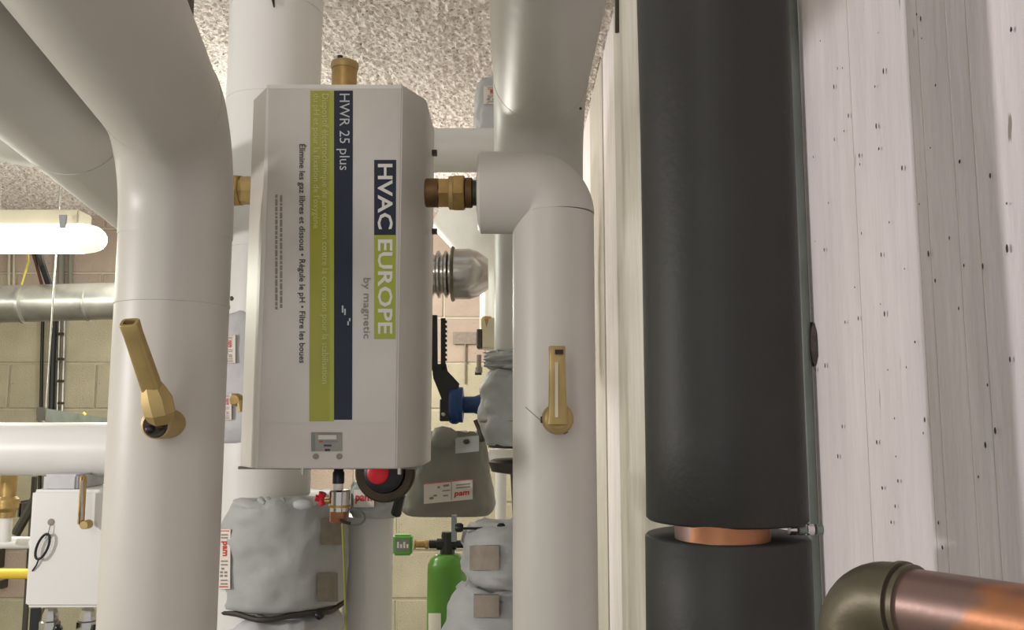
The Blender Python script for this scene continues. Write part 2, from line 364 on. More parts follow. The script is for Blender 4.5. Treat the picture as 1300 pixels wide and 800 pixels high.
# brass unions each side
def union(name, label, px0, px1, py, Y, parts):
    a = P(px0, py, Y); t = thing(name, label, 'fitting', a); 
    for (x0, x1, r, m, seg, nm) in parts:
        p0 = P(x0, py, Y); p1 = P(x1, py, Y); e = min(.0015, (p1-p0).length/5)
        L_ = (p1-p0).length
        MB().lathe(p0, p1-p0, [(0, r-e), (e, r), (L_-e, r), (L_, r-e)], seg, .26).build(nm, M[m], t, 30)
    return t
union('brass_union', 'brass union joining the device to the grey elbow on its right', 546, 607, 245, 1.2,
  [(540, 558, .0205, 'darkbrass', 32, 'threaded_nipple'), (557, 571, .0228, 'brass', 6, 'hex_nut'), (570, 577, .024, 'gold', 32, 'collar'), (576, 590, .0280, 'brass', 6, 'hex_nut'), (590, 600, .0215, 'darkbrass', 32, 'threaded_end'), (599, 615, .018, 'dim', 24, 'pipe_stub')])
union('brass_union', 'brass union on the left flank of the white device', 280, 322, 242, 1.3,
  [(270, 306, .0265, 'brass', 6, 'hex_nut'), (305, 326, .0215, 'gold', 8, 'threaded_nipple')])
# ================================================================ front right pipe with short elbow
yr = 1.2; rr = .0573; xr = P(703, 400, yr).x; zr = P(650, 245, yr).z
t = thing('insulated_pipe', 'grey jacketed pipe right of the device with short elbow at the top', 'pipe', (xr, yr, 0))
arc = arc_corner((xr, yr, 0), (xr, yr, zr), (xr-.5, yr, zr), .034, 18)
MB().tube([(xr, yr, 0), arc[0]], rr, 40).build('pipe_section', M['pvc_front'], t, 50)
xe = P(607, 245, yr).x
MB().tube(arc+[Vector((xe+.004, yr, zr)), Vector((xe, yr, zr))], [rr+.0008]*len(arc)+[rr+.0008, rr-.0045], 48).build('elbow_section', M['pvc_front'], t, 50)
MB().lathe(Vector((xe-.0006, yr, zr)), (-1,0,0), [(0, .03), (.001, .03)], 30).build('end_collar', M['jacketdark'], t)
MB().tube([P(667, 517, 1.142), P(690, 537, 1.142)], .0006, 6).build('scratch', M['velcro'], t)
# ================================================================ levers poking through the jackets
def lever(label, a, b, hub, hubr, wid, dep):
    """a = low end on the hub, b = free end; a U-profile arm"""
    t = thing('valve_lever', label, 'lever', hub)
    a, b = Vector(a), Vector(b); d = (b-a).normalized(); side = d.cross(Vector((0,-1,0))).normalized(); nrm = side.cross(d).normalized()
    if nrm.y > 0: nrm = -nrm
    w_, h_ = wid/2, dep/2; L_ = (b-a).length
    def ring(s, ww, hh, k=10):
        out = []
        for q in range(k*4):
            an = 2*PI*q/(k*4); cx = math.copysign(abs(math.cos(an))**.45, math.cos(an)); sy = math.copysign(abs(math.sin(an))**.45, math.sin(an))
            out.append(a+d*s+side*cx*ww+nrm*sy*hh)
        return out
    mb = MB(); rings = [ring(-.004, w_*1.2, h_*1.1), ring(L_*.12, w_*1.02, h_), ring(L_*.85, w_*.9, h_*.9), ring(L_-.001, w_*.95, h_*.95), ring(L_, w_*.88, h_*.88), ring(L_, w_*.6, h_*.55), ring(L_-.02, w_*.6, h_*.55)]
    n = len(rings[0]); vs = [v for r_ in rings for v in r_]
    fs = [(i*n+k, i*n+(k+1) % n, (i+1)*n+(k+1) % n, (i+1)*n+k) for i in range(len(rings)-1) for k in range(n)]+[tuple(reversed(range(n)))]
    arm = mb.add(vs, fs).build('arm', M['gold'], t, 50)
    MB().add(rings[-1]+[v for v in ring(L_-.0195, w_*.6, h_*.55)], [tuple(range(n)), tuple(range(n, 2*n))]).build('hollow_end', M['hollow'], arm, 0)
    return t, d, side, nrm
ha = P(197, 520, 1.005)
t, d, side, nrm = lever('gold lever sticking out of the large left pipe, tilted to the left', P(197, 505, .972), P(164, 409, .905), ha, .018, .0205, .016)
# hub block, dark torn collar
MB().tube([P(186, 478, .965), P(194, 494, .967), P(199, 508, .968), P(203, 524, .970), P(204, 531, .975)], [.009, .0135, .0175, .0172, .0140], 8, True, 1.0, .4).build('hub', M['gold'], t, 30)
MB().lathe(P(197, 538, 1.000), (0,1,0), [(0, .014), (.002, .0175), (.05, .018)], 24).build('collar', M['gold'], t)
MB().lathe(P(196, 540, .9975), (0,1,0), [(0, .0135), (.004, .0145)], 20).build('torn_hole', M['hollow'], t)
lump(P(190, 545, .997), (0,-1,0), .006, .004, 'torn_insulation', t, M['black'], .9); lump(P(203, 541, .997), (0,-1,0), .004, .006, 'torn_insulation', t, M['darkbrass'], 1.2)
hb = P(709, 533, 1.14)
t, d, side, nrm = lever('upright gold lever sticking out of the pipe right of the device', P(708, 535, 1.095), P(707, 440, 1.10), hb, .018, .0225, .014)
MB().lathe(P(709, 532, 1.10), (0,1,0), [(0, .012), (.004, .0175), (.012, .020), (.05, .020)], 22).build('hub', M['gold'], t, 30)
MB().lathe(P(695, 533, 1.125), (-1,0,0), [(0, .0085), (.004, .0085), (.0045, .005), (.009, .004)], 12).build('side_screw', M['darkbrass'], t)
MB().slab([P(704.5, 460, 1.0875), P(708.5, 460, 1.0875), P(708.5, 530, 1.087), P(704.5, 530, 1.087)], (0,-1,0), .0012).build('arm_highlight', M['cream'], t, 0)  # cream strip: highlight down the arm put in as colour
MB().slab([P(704.5, 444, 1.091), P(715, 444, 1.091), P(715, 450, 1.091), P(704.5, 450, 1.091)], (0,-1,0), .001).build('slot', M['hollow'], t, 0)
lump(P(716, 549, 1.138), (0,-1,0), .005, .005, 'torn_insulation', t, M['black'], .5)
# ================================================================ larger pipe behind, elbow towards the viewer
xb = P(684, 300, 1.5).x; zb2 = EYE.z+.557
t = thing('insulated_pipe', 'greenish grey riser behind the short elbow, bending overhead to the viewer', 'pipe', (xb, 1.5, 0))
pipe(t, [(xb, 1.5, P(684, 462, 1.5).z), (xb, 1.5, zb2), (xb, .82, zb2), (xb, .82, ZC)], .078, .13, M['pvc'])
for px, py in ((737, 138), (740, 101)): rivet(t, P(px, py, 1.35), (0,-1,0), .0022, M['dim'])
# ================================================================ black foam pipe
yk = .57; xk = P(914.5, 400, yk).x; rk = 98.5/F*yk
t = thing('foam_lagged_pipe', 'thick black foam covered riser beside the concrete wall', 'pipe', (xk, yk, 0))
zg1 = P(917, 673, yk-rk).z; zg2 = P(917, 693, yk-rk).z
ztop = ZC
def foam(z0, z1, r, mname='foam_sleeve'):
    mb = MB(); n = 24; seg = 72; pts = []
    L_ = z1-z0; zs = [z0, z0+.0015]+[z0+L_*(i+1)/(n+1) for i in range(n)]+[z1-.0015, z1]
    for i, z in enumerate(zs):
        rad = r-(.0015 if i in (0, len(zs)-1) else 0)
        for k in range(seg):
            a = 2*PI*k/seg; q = rad+noise.noise((math.cos(a)*2, math.sin(a)*2, z*6))*.0012
            pts.append((xk+math.cos(a)*q, yk+math.sin(a)*q, z))
    fs = [(i*seg+k, i*seg+(k+1) % seg, (i+1)*seg+(k+1) % seg, (i+1)*seg+k) for i in range(len(zs)-1) for k in range(seg)]
    fs += [tuple(reversed(range(seg))), tuple(range((len(zs)-1)*seg, len(zs)*seg))]
    return mb.add(pts, fs).build(mname, M['foam'], t, 50)
foam(zg1, ztop, rk); foam(0, zg2, rk*1.015)
xc_ = P(917, 680, yk-.0205).x
MB().tube([(xc_, yk-.0205, zg2-.03), (xc_, yk-.0205, zg1+.03)], .0290, 40).build('copper_pipe', M['copper'], t)
for i in range(4): MB().lathe((xk+.034+i*.0055, yk-.02, (zg1+zg2)/2+.001), (1,0,0), [(0, .0035), (.004, .0035)], 12).build('clamp_screw', M['chrome'] if i % 2 == 0 else M['zinc'], t)
# slim conduit between it and the wall
xq = .2925; yq = .862
p0 = P(1007, 0, yq); p1 = P(1028, 600, yq)
o = MB().tube([(xq, yq, 0), (xq, yq, ZC)], .0060, 12).build('conduit', M['zinc'], None)
tag(o, 'slim dull grey conduit squeezed between black pipe and concrete wall', 'conduit')
# ================================================================ copper pipe bottom right
e0 = P(1088, 757, .352); e1 = P(1330, 800, .293)
t = thing('copper_pipe', 'tarnished copper pipe with soldered elbow in lower right corner', 'pipe', e0)
arc = arc_corner(e0+Vector((0,.004,-.3)), e0, e1, .016, 12); dd = (e1-e0).normalized()
MB().tube([arc[-1], e1+dd*.04], .0136, 36).build('copper_tube', M['copper'], t, 50)
MB().tube([arc[0]-Vector((0,0,.006))]+arc+[arc[-1]+dd*.004], .0150, 36).build('elbow', M['oldcopper'], t, 50)
for s_, rr_ in ((.004, .0158), (.0075, .0150)): MB().tube([arc[-1]+dd*(s_-.001), arc[-1]+dd*(s_+.001)], rr_, 36).build('elbow_rim', M['oldcopper'], t, 50)
MB().tube([arc[0], arc[0]-Vector((0,0,.2))], .0136, 30).build('copper_tube', M['oldcopper'], t, 50)
# ================================================================ stuff at left: light, rod, duct, cables
yl = 2.4; a = P(-330, 300, yl); b = P(130, 300, yl)
t = thing('tube_light', 'lit fluorescent batten with rounded diffuser hanging at the left edge', 'light', P(0, 268, yl+.05))
zt1 = P(60, 268, yl).z; zm = P(60, 284, yl).z; zb1 = P(60, 316, yl-.05).z; xL, xR = P(-520, 300, yl).x, P(130, 300, yl).x
MB().box((xL, yl-.02, zm-.01), (P(104, 275, yl).x, yl+.06, zt1)).build('housing', M['cream'], t, 0, .004, 2)
rd = (zm-zb1)/2*1.02; zc = (zm+zb1)/2
def stad(x, q): # rounded section ring
    out = []
    for k in range(24):
        an = 2*PI*k/24; out.append(Vector((x, yl+.01+math.cos(an)*.058*q, zc+math.sin(an)*rd*q)))
    return out
xe2 = P(104, 300, yl).x
def loft(mb, rings):
    n = len(rings[0]); base = len(mb.v)
    return mb.add([v for r_ in rings for v in r_], [(i*n+k, i*n+(k+1) % n, (i+1)*n+(k+1) % n, (i+1)*n+k) for i in range(len(rings)-1) for k in range(n)]+[tuple(reversed(range(n))), tuple(range((len(rings)-1)*n, len(rings)*n))])
loft(MB(), [stad(xL, 1), stad(xe2, 1)]).build('diffuser', M['tube'], t, 50)
loft(MB(), [stad(xe2, 1), stad(xe2+(xR-xe2)*.4, .93), stad(xe2+(xR-xe2)*.7, .8), stad(xe2+(xR-xe2)*.9, .58), stad(xR, .25)]).build('diffuser_end', M['tube2'], t, 50)
MB().slab([P(76, 273, yl-.062), P(86, 273, yl-.062), P(84, 290, yl-.066), P(77, 290, yl-.066)], (0,-1,0), .006).build('clip', M['chrome'], t, 0, .001, 1)
MB().tube([P(0, 232, yl), P(-1, 268, yl)], .003, 8).build('suspension_rod', M['steel'], t)
l = bpy.data.lights.new('batten_glow', 'AREA'); l.shape = 'RECTANGLE'; l.size = .9; l.size_y = .08; l.energy = 12; l.color = (.96, 1, .82)
lo = bpy.data.objects.new('batten_glow', l); C.objects.link(lo); lo.location = ((xL+xR)/2, yl, zb1-.012)
pr = P(66, 400, 2.6)
t = thing('threaded_rod', 'thin pale threaded rod dropping from ceiling through bracket at left', 'rod', (pr.x, 2.6, ZC))
MB().tube([(pr.x, 2.6, ZC), (pr.x, 2.6, P(66, 560, 2.6).z)], .0026, 10).build('rod', M['steel'], t)
MB().lathe((pr.x, 2.6, P(66, 536, 2.6).z), (0,0,1), [(0, .008), (.008, .008)], 6).build('nut', M['steel'], t)
# strut bracket
t = thing('strut_channel', 'dull grey bracket arm above the pale horizontal pipe at left', 'bracket', P(50, 526, 2.6))
q0, q1, q2, q3 = P(48, 518, 2.58), P(140, 532, 3.2), P(140, 537, 3.2), P(48, 536, 2.58)
MB().slab([q0, q1, q2, q3], (0,1,0), .03).build('channel', M['zinc'], t, 0)
MB().slab([P(47, 517, 2.575), P(57, 517, 2.575), P(57, 534, 2.575), P(47, 534, 2.575)], (0,-1,0), .004).build('end_cap', M['dim'], t, 0)
MB().tube([P(106, 524, 2.9), P(109, 527, 2.9)], .004, 8).build('bolt', M['yellow'], t)
# galvanised duct
t = thing('round_duct', 'shiny galvanised round duct crossing below the tube light', 'duct', P(0, 388, 3.1))
g0, g1 = P(-560, 402, 2.95), P(260, 379, 3.2)
MB().tube([g0, g1], .068, 40).build('duct_tube', M['steel'], t, 50)
seam(t, P(30, 387, 3.1), g1-g0, .068, .004, M['steel']); seam(t, P(112, 384, 3.15), g1-g0, .068, .004, M['steel'])
# cables
def cable(label, pts, r, m, name='cable', group=None):
    o = MB().tube([P(*p) for p in pts], r, 8).build(name, M[m], None); return tag(o, label, 'cable' if name == 'cable' else 'conduit', group)
cable('black cable slanting down from the tube light behind the duct', [(42, 296, 2.47), (53, 335, 3.2), (66, 372, 3.3)], .0125, 'black')
cable('brown cable slanting down beside the black one below the tube light', [(34, 296, 2.47), (46, 335, 3.2), (56, 372, 3.3)], .006, 'darkred')
cable('thin yellow wire slanting down left of the dark cables', [(34, 296, 2.47), (34, 312, 2.9), (36, 332, 3.2), (24, 372, 3.3)], .004, 'wirey')
cable('narrow black cable on block wall, left of the threaded rod', [(55, 380, 4.985), (53, 460, 4.985), (50, 640, 4.985)], .009, 'black')
cable('thick black cable on block wall, right of the threaded rod', [(70, 380, 4.98), (67, 460, 4.98), (62, 640, 4.98)], .016, 'black')
for i, (x, r_) in enumerate(((76.5, .007), (83, .009))):
    o = cable(('narrow' if i == 0 else 'wider')+' grey conduit on block wall right of thick black cable', [(x, 380, 4.985), (x-7, 640, 4.985)], r_, 'steel', 'conduit')
    for py in (424, 456, 484, 512): 
        MB().box(tuple(P(x-2-i*2, py+1.5, 4.91)-Vector((r_+.002, 0, 0))), tuple(P(x-2-i*2, py-1.5, 4.93)+Vector((r_+.003, 0, 0)))).build('clip', M['dim'], o, 0)
for i, (x, r_, lb) in enumerate(((77, .018, 'left grey conduit of the pair on wall above the duct'), (89, .014, 'right grey conduit of the pair on wall above the duct'))):
    cable(lb, [(x+1, 255, 4.983), (x, 380, 4.983)], r_, 'jacketdark', 'conduit')
cable('pale left wall conduit of two seen below the tube light', [(12, 270, 4.99), (11, 380, 4.99)], .008, 'mortar', 'conduit')
cable('pale right wall conduit of two seen below the tube light', [(18, 270, 4.99), (17, 380, 4.99)], .006, 'mortar', 'conduit')
# pale horizontal pipe
yh = 1.75
t = thing('insulated_pipe', 'pale horizontal pipe passing left behind the large grey riser', 'pipe', P(0, 570, yh))
MB().tube([P(-900, 570, yh), P(230, 570, yh)], .0525, 36).build('pipe_section', M['pvc_white'], t, 50)
# white insulated housing below
yi = 1.65; a = P(41, 603, yi); b = P(133, 772, yi)
t = thing('insulation_box', 'white box shaped insulation shell hanging below the pale pipe at left', 'insulation', ((a.x+b.x)/2, yi, b.z))
MB().box((a.x, yi, b.z), (b.x+.03, yi+.14, P(41, 622, yi).z)).build('shell', M['pvc_white'], t, 30, .006, 3)
MB().box((a.x+.014, yi+.012, P(41, 624, yi).z), (P(94, 600, yi).x, yi+.13, P(41, 603, yi).z)).build('neck', M['jacketpale'], t, 30, .004, 2)
MB().lathe(P(65, 663, yi)+Vector((0,.001,0)), (0,-1,0), [(0, .0065), (.002, .0065), (.0025, .004)], 14).build('eyelet', M['velcro'], t)
def ringwire(parent, c, rx, rz, r, m, name, tilt=0, n=20, y=0):
    c = Vector(c); pts = []
    for i in range(n+1):
        a = 2*PI*i/n; u, v_ = math.cos(a)*rx, math.sin(a)*rz
        pts.append(c+Vector((u*math.cos(tilt)-v_*math.sin(tilt), y*math.sin(a), u*math.sin(tilt)+v_*math.cos(tilt))))
    return MB().tube(pts, r, 8, False).build(name, M[m], parent)
ringwire(t, P(54, 694, yi-.01), .010, .024, .0024, 'black', 'cable_loop', -.35)
MB().tube([P(64, 666, yi-.006), P(61, 678, yi-.008), P(57, 684, yi-.008)], .001, 6).build('lead', M['zinc'], t)
MB().tube([P(50, 708, yi-.006), P(46, 718, yi-.004), P(41, 725, yi-.002)], .0015, 6).build('lead', M['black'], t)
t = thing('valve_lever', 'brass lever hanging straight down beside the white insulation box', 'lever', P(104, 610, yi-.03))
MB().box(tuple(P(97, 668, yi-.035)), tuple(P(110.5, 603, yi-.02)+Vector((0,.004,0)))).build('arm', M['brass'], t, 30, .003, 2)
MB().slab([P(102.5, 610, yi-.036), P(106, 610, yi-.036), P(106, 660, yi-.036), P(102.5, 660, yi-.036)], (0,-1,0), .001).build('slot', M['velcro'], t, 0)
MB().lathe(P(106, 667, yi-.04), (0,1,0), [(0, .0075), (.02, .0085)], 10).build('screw', M['gold'], t)
# fittings beneath the box
for px, lb in ((65, 'left chrome valve beneath the white insulation box'), (112, 'right chrome valve beneath the white insulation box')):
    c = P(px, 772, yi+.06); t = thing('small_valve', lb, 'valve', c)
    MB().lathe(c, (0,0,-1), [(0, .011), (.012, .015), (.022, .016), (.024, .020), (.040, .020), (.042, .013), (.3, .013)], 8).build('body', M['chrome'], t, 30)
    MB().lathe(c+Vector((.02,-.012,-.034)), (.6,-1,0), [(0, .007), (.012, .009), (.022, .006)], 10).build('knob', M['black'], t)
t = thing('rail', 'dark upright rail below the left corner of white insulation box', 'rail', P(42, 775, 1.9))
MB().box(tuple(P(37, 960, 1.9)), tuple(P(42, 771, 1.91))).build('dark_flange', M['black'], t, 0)
MB().box(tuple(P(47, 960, 1.92)), tuple(P(56, 771, 1.93))).build('dark_flange', M['zinc'], t, 0)
MB().box(tuple(P(42, 960, 1.915)), tuple(P(47, 771, 1.925))).build('web', M['velcro'], t, 0)
# brass union at left edge
c = P(12, 600, 1.9); t = thing('brass_union', 'brass union on a thin white pipe at left edge', 'fitting', c)
def zz(py, Y=1.9): return c.z-P(12, py, Y).z
MB().lathe(c, (0,0,-1), [(-.02, .0165), (zz(630), .0165), (zz(634), .023), (zz(645), .023), (zz(650), .018), (zz(657), .018)], 20).build('body', M['brass'], t, 30)
MB().lathe(c, (0,0,-1), [(zz(655), .0125), (zz(688), .0125)], 16).build('pipe_stub', M['whitepl'], t)
t = thing('support_clamp', 'dark steel support clamp beside the left brass union', 'clamp', P(33, 650, 2.2))
MB().tube([P(46, 630, 2.2), P(36, 650, 2.2), P(20, 678, 2.2)], .012, 8).build('arm', M['dim'], t)
MB().box(tuple(P(20, 660, 2.2)), tuple(P(42, 634, 2.25))).build('plate', M['dim'], t, 0, .006, 2)
MB().box((P(40, 682, 2.2).x, 2.2, 0), tuple(P(43, 605, 2.21))).build('flange', M['dim'], t, 0)
def hpipe(label, py, r, m, Y, name='pipe', px1=150):
    o = MB().tube([P(-1000, py, Y), P(px1, py, Y)], r, 16).build(name, M[m], None); return tag(o, label, 'pipe')
hpipe('thin white horizontal pipe under the left brass union', 689, .013, 'whitepl', 1.95)
hpipe('thin yellow gas pipe crossing behind the white insulation box', 728.5, .0125, 'yellow', 2.2)
t = thing('wall_bracket', 'small dark bracket on blocks at left edge above yellow pipe', 'bracket', P(4, 720, 4.8))
MB().box(tuple(P(-4, 722, 4.94)), tuple(P(7, 696, 5.0))).build('plate', M['dim'], t, 0); MB().box(tuple(P(2, 748, 4.94)), tuple(P(7, 735, 5.0))).build('foot', M['dim'], t, 0)
# ================================================================ jackets
def jacket(name, label, c, rx, ry, z0, z1, m, cat='insulation', wr=.006, sq=1.0, taper=(1,1), seed=0, ruffle=True, ends=.15, hn=36):
    """a padded cloth jacket: closed puffy tube with creases"""
    t = thing(name, label, cat, (c[0], c[1], z0)); seg = 72; vs = []
    for i in range(hn+1):
        f = i/hn; e = min(f, 1-f)/ends
        q = (1-(1-min(1, e))**2)*.14+.86 if ruffle else (math.sqrt(max(0, 1-(1-min(1, e))**2))*.55+.45)
        tp = taper[0]+(taper[1]-taper[0])*f
        for k in range(seg):
            a = 2*PI*k/seg; ca, sa = math.cos(a), math.sin(a)
            cx = math.copysign(abs(ca)**sq, ca); sy = math.copysign(abs(sa)**sq, sa)
            n_ = noise.noise((ca*2.2+seed, sa*2.2, f*4))*wr+noise.noise((ca*6+seed, sa*6, f*9))*wr*.5
            zo = 0
            if ruffle and f > .93: zo = noise.noise((ca*4+seed, sa*4, 3.3))*(z1-z0)*.06; n_ += noise.noise((ca*9, sa*9, seed))*wr*1.2
            vs.append(Vector((c[0]+cx*(rx*q*tp+n_), c[1]+sy*(ry*q*tp+n_), z0+(z1-z0)*f+zo)))
    fs = [(i*seg+k, i*seg+(k+1) % seg, (i+1)*seg+(k+1) % seg, (i+1)*seg+k) for i in range(hn) for k in range(seg)]+[tuple(reversed(range(seg))), tuple(range(hn*seg, (hn+1)*seg))]
    MB().add(vs, fs).build('cloth_shell', M[m], t, 70); return t
def patch(root, fn, m, name, off=.0, nu=8, nv=2, th=.002):
    """thin bent sheet: fn(u,v)->point, pushed towards the viewer"""
    vs = [fn(i/nu, j/nv) for j in range(nv+1) for i in range(nu+1)]; n = len(vs)
    vs2 = [v+Vector((0, th, 0)) for v in vs]
    q = [(j*(nu+1)+i, j*(nu+1)+i+1, (j+1)*(nu+1)+i+1, (j+1)*(nu+1)+i) for j in range(nv) for i in range(nu)]
    bd = [i for i in range(nu+1)]+[(j+1)*(nu+1)-1 for j in range(1, nv+1)]+[nv*(nu+1)+i for i in reversed(range(nu))]+[j*(nu+1) for j in reversed(range(1, nv))]
    f = q+[tuple(i+n for i in reversed(x)) for x in q]+[(bd[i], bd[(i+1) % len(bd)], bd[(i+1) % len(bd)]+n, bd[i]+n) for i in range(len(bd))]
    return MB().add(vs+vs2, f).build(name, M[m], root, 0)
def cylfn(xc, yc, r, x0, y0, x1, y1, Yg):
    """maps u,v to a vertical cylinder surface between photo columns x0..x1 and rows y0..y1"""
    def fn(u, v):
        p = P(x0+(x1-x0)*u, y0+(y1-y0)*v, Yg); s = max(-.97, min(.97, (p.x-xc)/r))
        y = yc-math.sqrt(1-s*s)*r; z = P(x0+(x1-x0)*u, y0+(y1-y0)*v, y).z
        return Vector((xc+s*r, y, z))
    return fn
def sticker(root, fn, vertical=True, rd=None):
    s = patch(root, fn, 'sticker', 'sticker', nu=8, nv=8)
    up = Vector((0, -.0012, 0)); mb = MB(); rb = MB()
    def cell(mb, u0, v0, u1, v1): mb.add([fn(u0, v0)+up, fn(u1, v0)+up, fn(u1, v1)+up, fn(u0, v1)+up], [(0,1,2,3)])
    if vertical:
        for v0 in (.08, .13, .52, .58, .84, .9): cell(mb, .25, v0, .8, v0+.025)
        for u0, v0 in ((.2, .70), (.55, .70), (.2, .76), (.55, .76), (.3, .64)): cell(mb, u0, v0, u0+.22, v0+.035)
        text('pam', 'red_mark', lambda u, v: fn(.25+.5*v, .2+.25*u)+up, M['redink'], s, .03)
        cell(rb, .15, .95, .85, .97); cell(rb, .1, .02, .9, .035)
    else:
        for u0, v0, u1, v1 in ((.28, .2, .33, .3), (.4, .15, .52, .25), (.38, .42, .54, .47), (.4, .66, .5, .72), (.66, .2, .95, .26), (.66, .34, .95, .4), (.2, .6, .27, .68), (.12, .7, .2, .8)): cell(mb, u0, v0, u1, v1)
        text('pam', 'red_mark', lambda u, v: fn(.62+.30*u+.02*v, .85-.28*v)+up, M['redink'], s, .03)
        cell(rb, .0, .0, 1, .04)
        cell(mb, .56, .05, .575, .95)
    mb.build('print', M['greyink'], s, 0); rb.build('red_edge', M['redink'], s, 0)
    return s
# large grey jacket lower left
rj = .122; xj = vx(359, 700, Y2); zj0, zj1 = P(359, 783, Y2-rj).z, P(359, 633, Y2-rj).z
t = jacket('valve_jacket', 'large grey padded jacket around riser, lower left of the device', (xj, Y2), rj, rj, zj0, zj1, 'jacket', seed=1.5, wr=.007, ends=.05)
sticker(t, cylfn(xj, Y2, rj+.006, 283, 672, 303, 748, Y2-rj*.5))
for x0_, x1_, y0_, y1_ in ((410, 430, 659, 692), (406, 426, 728, 764)): patch(t, cylfn(xj, Y2, rj+.007, x0_, y0_, x1_, y1_, Y2-rj*.6), 'velcro', 'hook_tape', nv=4, th=.004)
mb = MB()
MB().tube([Vector((xj+math.cos(a)*(rj*.93+.004*math.sin(7*a)), Y2+math.sin(a)*(rj*.93+.004*math.sin(7*a)), zj0-.004+.003*math.sin(5*a))) for a in [2*PI*i/60 for i in range(61)]], .005, 8, False).build('drawstring', M['dim'], t)
for i in range(4): MB().tube([P(330+i*9, 634, Y2-rj*.85), P(336+i*9, 640+i, Y2-rj*.95)], [.006, .003], 8).build('fold', M['jacket'], t)
lump(P(384, 641, Y2-rj-.002), (0,-1,0), .018, .008, 'folded_flap', t, M['jacketpale'], .55)
lump(P(405, 781, Y2-rj*.93), (0,-1,0), .010, .008, 'knot', t, M['black'], .8)
t = jacket('valve_jacket', 'lower grey padded jacket below the drawstring of the large one', (xj, Y2), rj*.97, rj*.97, P(359, 960, Y2-rj).z, zj0-.012, 'jacketpale', seed=4.2, wr=.006)
# jacket on the riser seen in the slot left of the device
t = jacket('valve_jacket', 'whitish padded jacket in the slot between large riser and device', (xc2-.01, Y2), .108, .108, P(305, 562, 1.65).z, P(305, 402, 1.65).z, 'jacketpale', seed=8, wr=.003)
for y0_, y1_, x1_ in ((425, 461, 306), (499, 533, 301)): sticker(t, cylfn(xc2-.01, Y2, .114, 286, y0_, x1_, y1_, 1.62))
t = thing('small_tap', 'tiny brass tap peeking out left of the white device', 'tap', P(304, 508, 1.56))
MB().lathe(P(304, 508, 1.56), (0,-1,0), [(0, .010), (.02, .012), (.03, .008)], 10).build('body', M['brass'], t); MB().tube([P(304, 508, 1.535), P(306, 523, 1.535)], .005, 8).build('handle', M['gold'], t)
# ================================================================ behind, right of the device
t = thing('insulated_pipe', 'short white horizontal pipe behind, right of device above brass union', 'pipe', P(590, 192, 2.0))
MB().tube([P(500, 191, 2.0), P(700, 191, 2.0)], .052, 36).build('pipe_section', M['pvc_white'], t, 50); seam(t, P(549, 191, 2.0), (1,0,0), .052, .012, M['pvc_white'])
cx = P(622, 128, 2.02)
t = jacket('valve_jacket', 'crinkled pale jacket high between ceiling and greenish riser', (cx.x+.02, 2.1), .060, .060, P(622, 166, 2.02).z, P(622, 90, 2.02).z, 'jacketpale', seed=3, wr=.008)
sticker(t, cylfn(cx.x+.02, 2.1, .066, 614, 109, 634, 132, 2.05))
# stainless duct with ribs
t = thing('flue_duct', 'shiny stainless duct with ribbed collar seen right of the device', 'duct', P(590, 348, 2.5))
c0, c1 = P(480, 349, 2.5), P(575, 348, 2.5)
MB().lathe(P(574, 348, 2.5), (1,0,0), [(0, .074), (.05, .074), (.075, .066), (.105, .045)], 40).build('duct_tube', M['foil'], t)
prof_ = []; L_ = (c1-c0).length
for i in range(40): prof_.append((L_*i/40, .058+(.012 if i % 4 < 2 else 0)))
MB().lathe(c0, c1-c0, prof_, 40).build('ribbed_collar', M['foil'], t, 20)
MB().lathe(P(573, 348, 2.5), (1,0,0), [(0, .078), (.004, .082), (.01, .078)], 40).build('clamp_ring', M['oldcopper'], t)
t = thing('insulated_pipe', 'bright white pipe with elbow in the narrow gap left of greenish riser', 'pipe', P(640, 420, 2.9))
pipe(t, [P(585, 255, 3.0), P(660, 335, 3.0), P(660, 443, 3.0)], .14, .2, M['whitepl'], 32)
# band of wall equipment in the gap
t = thing('mixing_valve', 'brass topped valve with small grey pump, high in right gap', 'valve', P(620, 425, 2.6))
MB().lathe(P(618, 402, 2.88), (0,0,-1), [(0, .014), (.01, .022), (.04, .02)], 12).build('cap', M['brass'], t)
MB().box(tuple(P(605, 442, 2.86)), tuple(P(613, 420, 2.92))).build('body', M['dim'], t, 0, .003, 1)
MB().box(tuple(P(611, 442, 2.86)), tuple(P(632, 406, 2.92))).build('casing', M['cream'], t, 0, .004, 2)
MB().lathe(P(608, 462, 2.88), (0,0,-1), [(-.03, .008), (.01, .008), (.012, .012), (.03, .012)], 12).build('lower_stem', M['velcro'], t)
MB().lathe(P(603, 474, 2.88), (1,0,0), [(0, .006), (.022, .006)], 10).build('stem_end', M['dim'], t)
# black forked handle and blue actuator
t = thing('butterfly_valve_handle', 'black slotted lever above blue valve body, right of the device', 'lever', P(573, 515, 1.95))
yv = 1.95
MB().slab([P(548, 400, yv), P(555, 400, yv), P(555.5, 470, yv), P(548, 470, yv)], (0,1,0), .01).build('fork_arm', M['black'], t, 0)
MB().slab([P(559.5, 404, yv), P(565.5, 404, yv), P(565.5, 470, yv), P(559.5, 470, yv)], (0,1,0), .01).build('fork_arm', M['black'], t, 0)
for i in range(9): MB().slab([P(564.5, 407+i*6, yv-.001), P(567.3, 407+i*6, yv-.001), P(567.3, 410+i*6, yv-.001), P(564.5, 410+i*6, yv-.001)], (0,1,0), .009).build('grip_tooth', M['black'], t, 0)
pts = [P(x, y, yv) for x, y in ((548, 462), (566, 462), (568, 471), (583, 487), (582, 492), (570, 495), (571, 508), (561, 508), (556, 495), (550, 480))]
n = len(pts); MB().add(pts+[p+Vector((0,.012,0)) for p in pts], [tuple(range(n)), tuple(reversed(range(n, 2*n)))]+[(i, n+i, n+(i+1) % n, (i+1) % n) for i in range(n)]).build('lever_body', M['black'], t, 0)
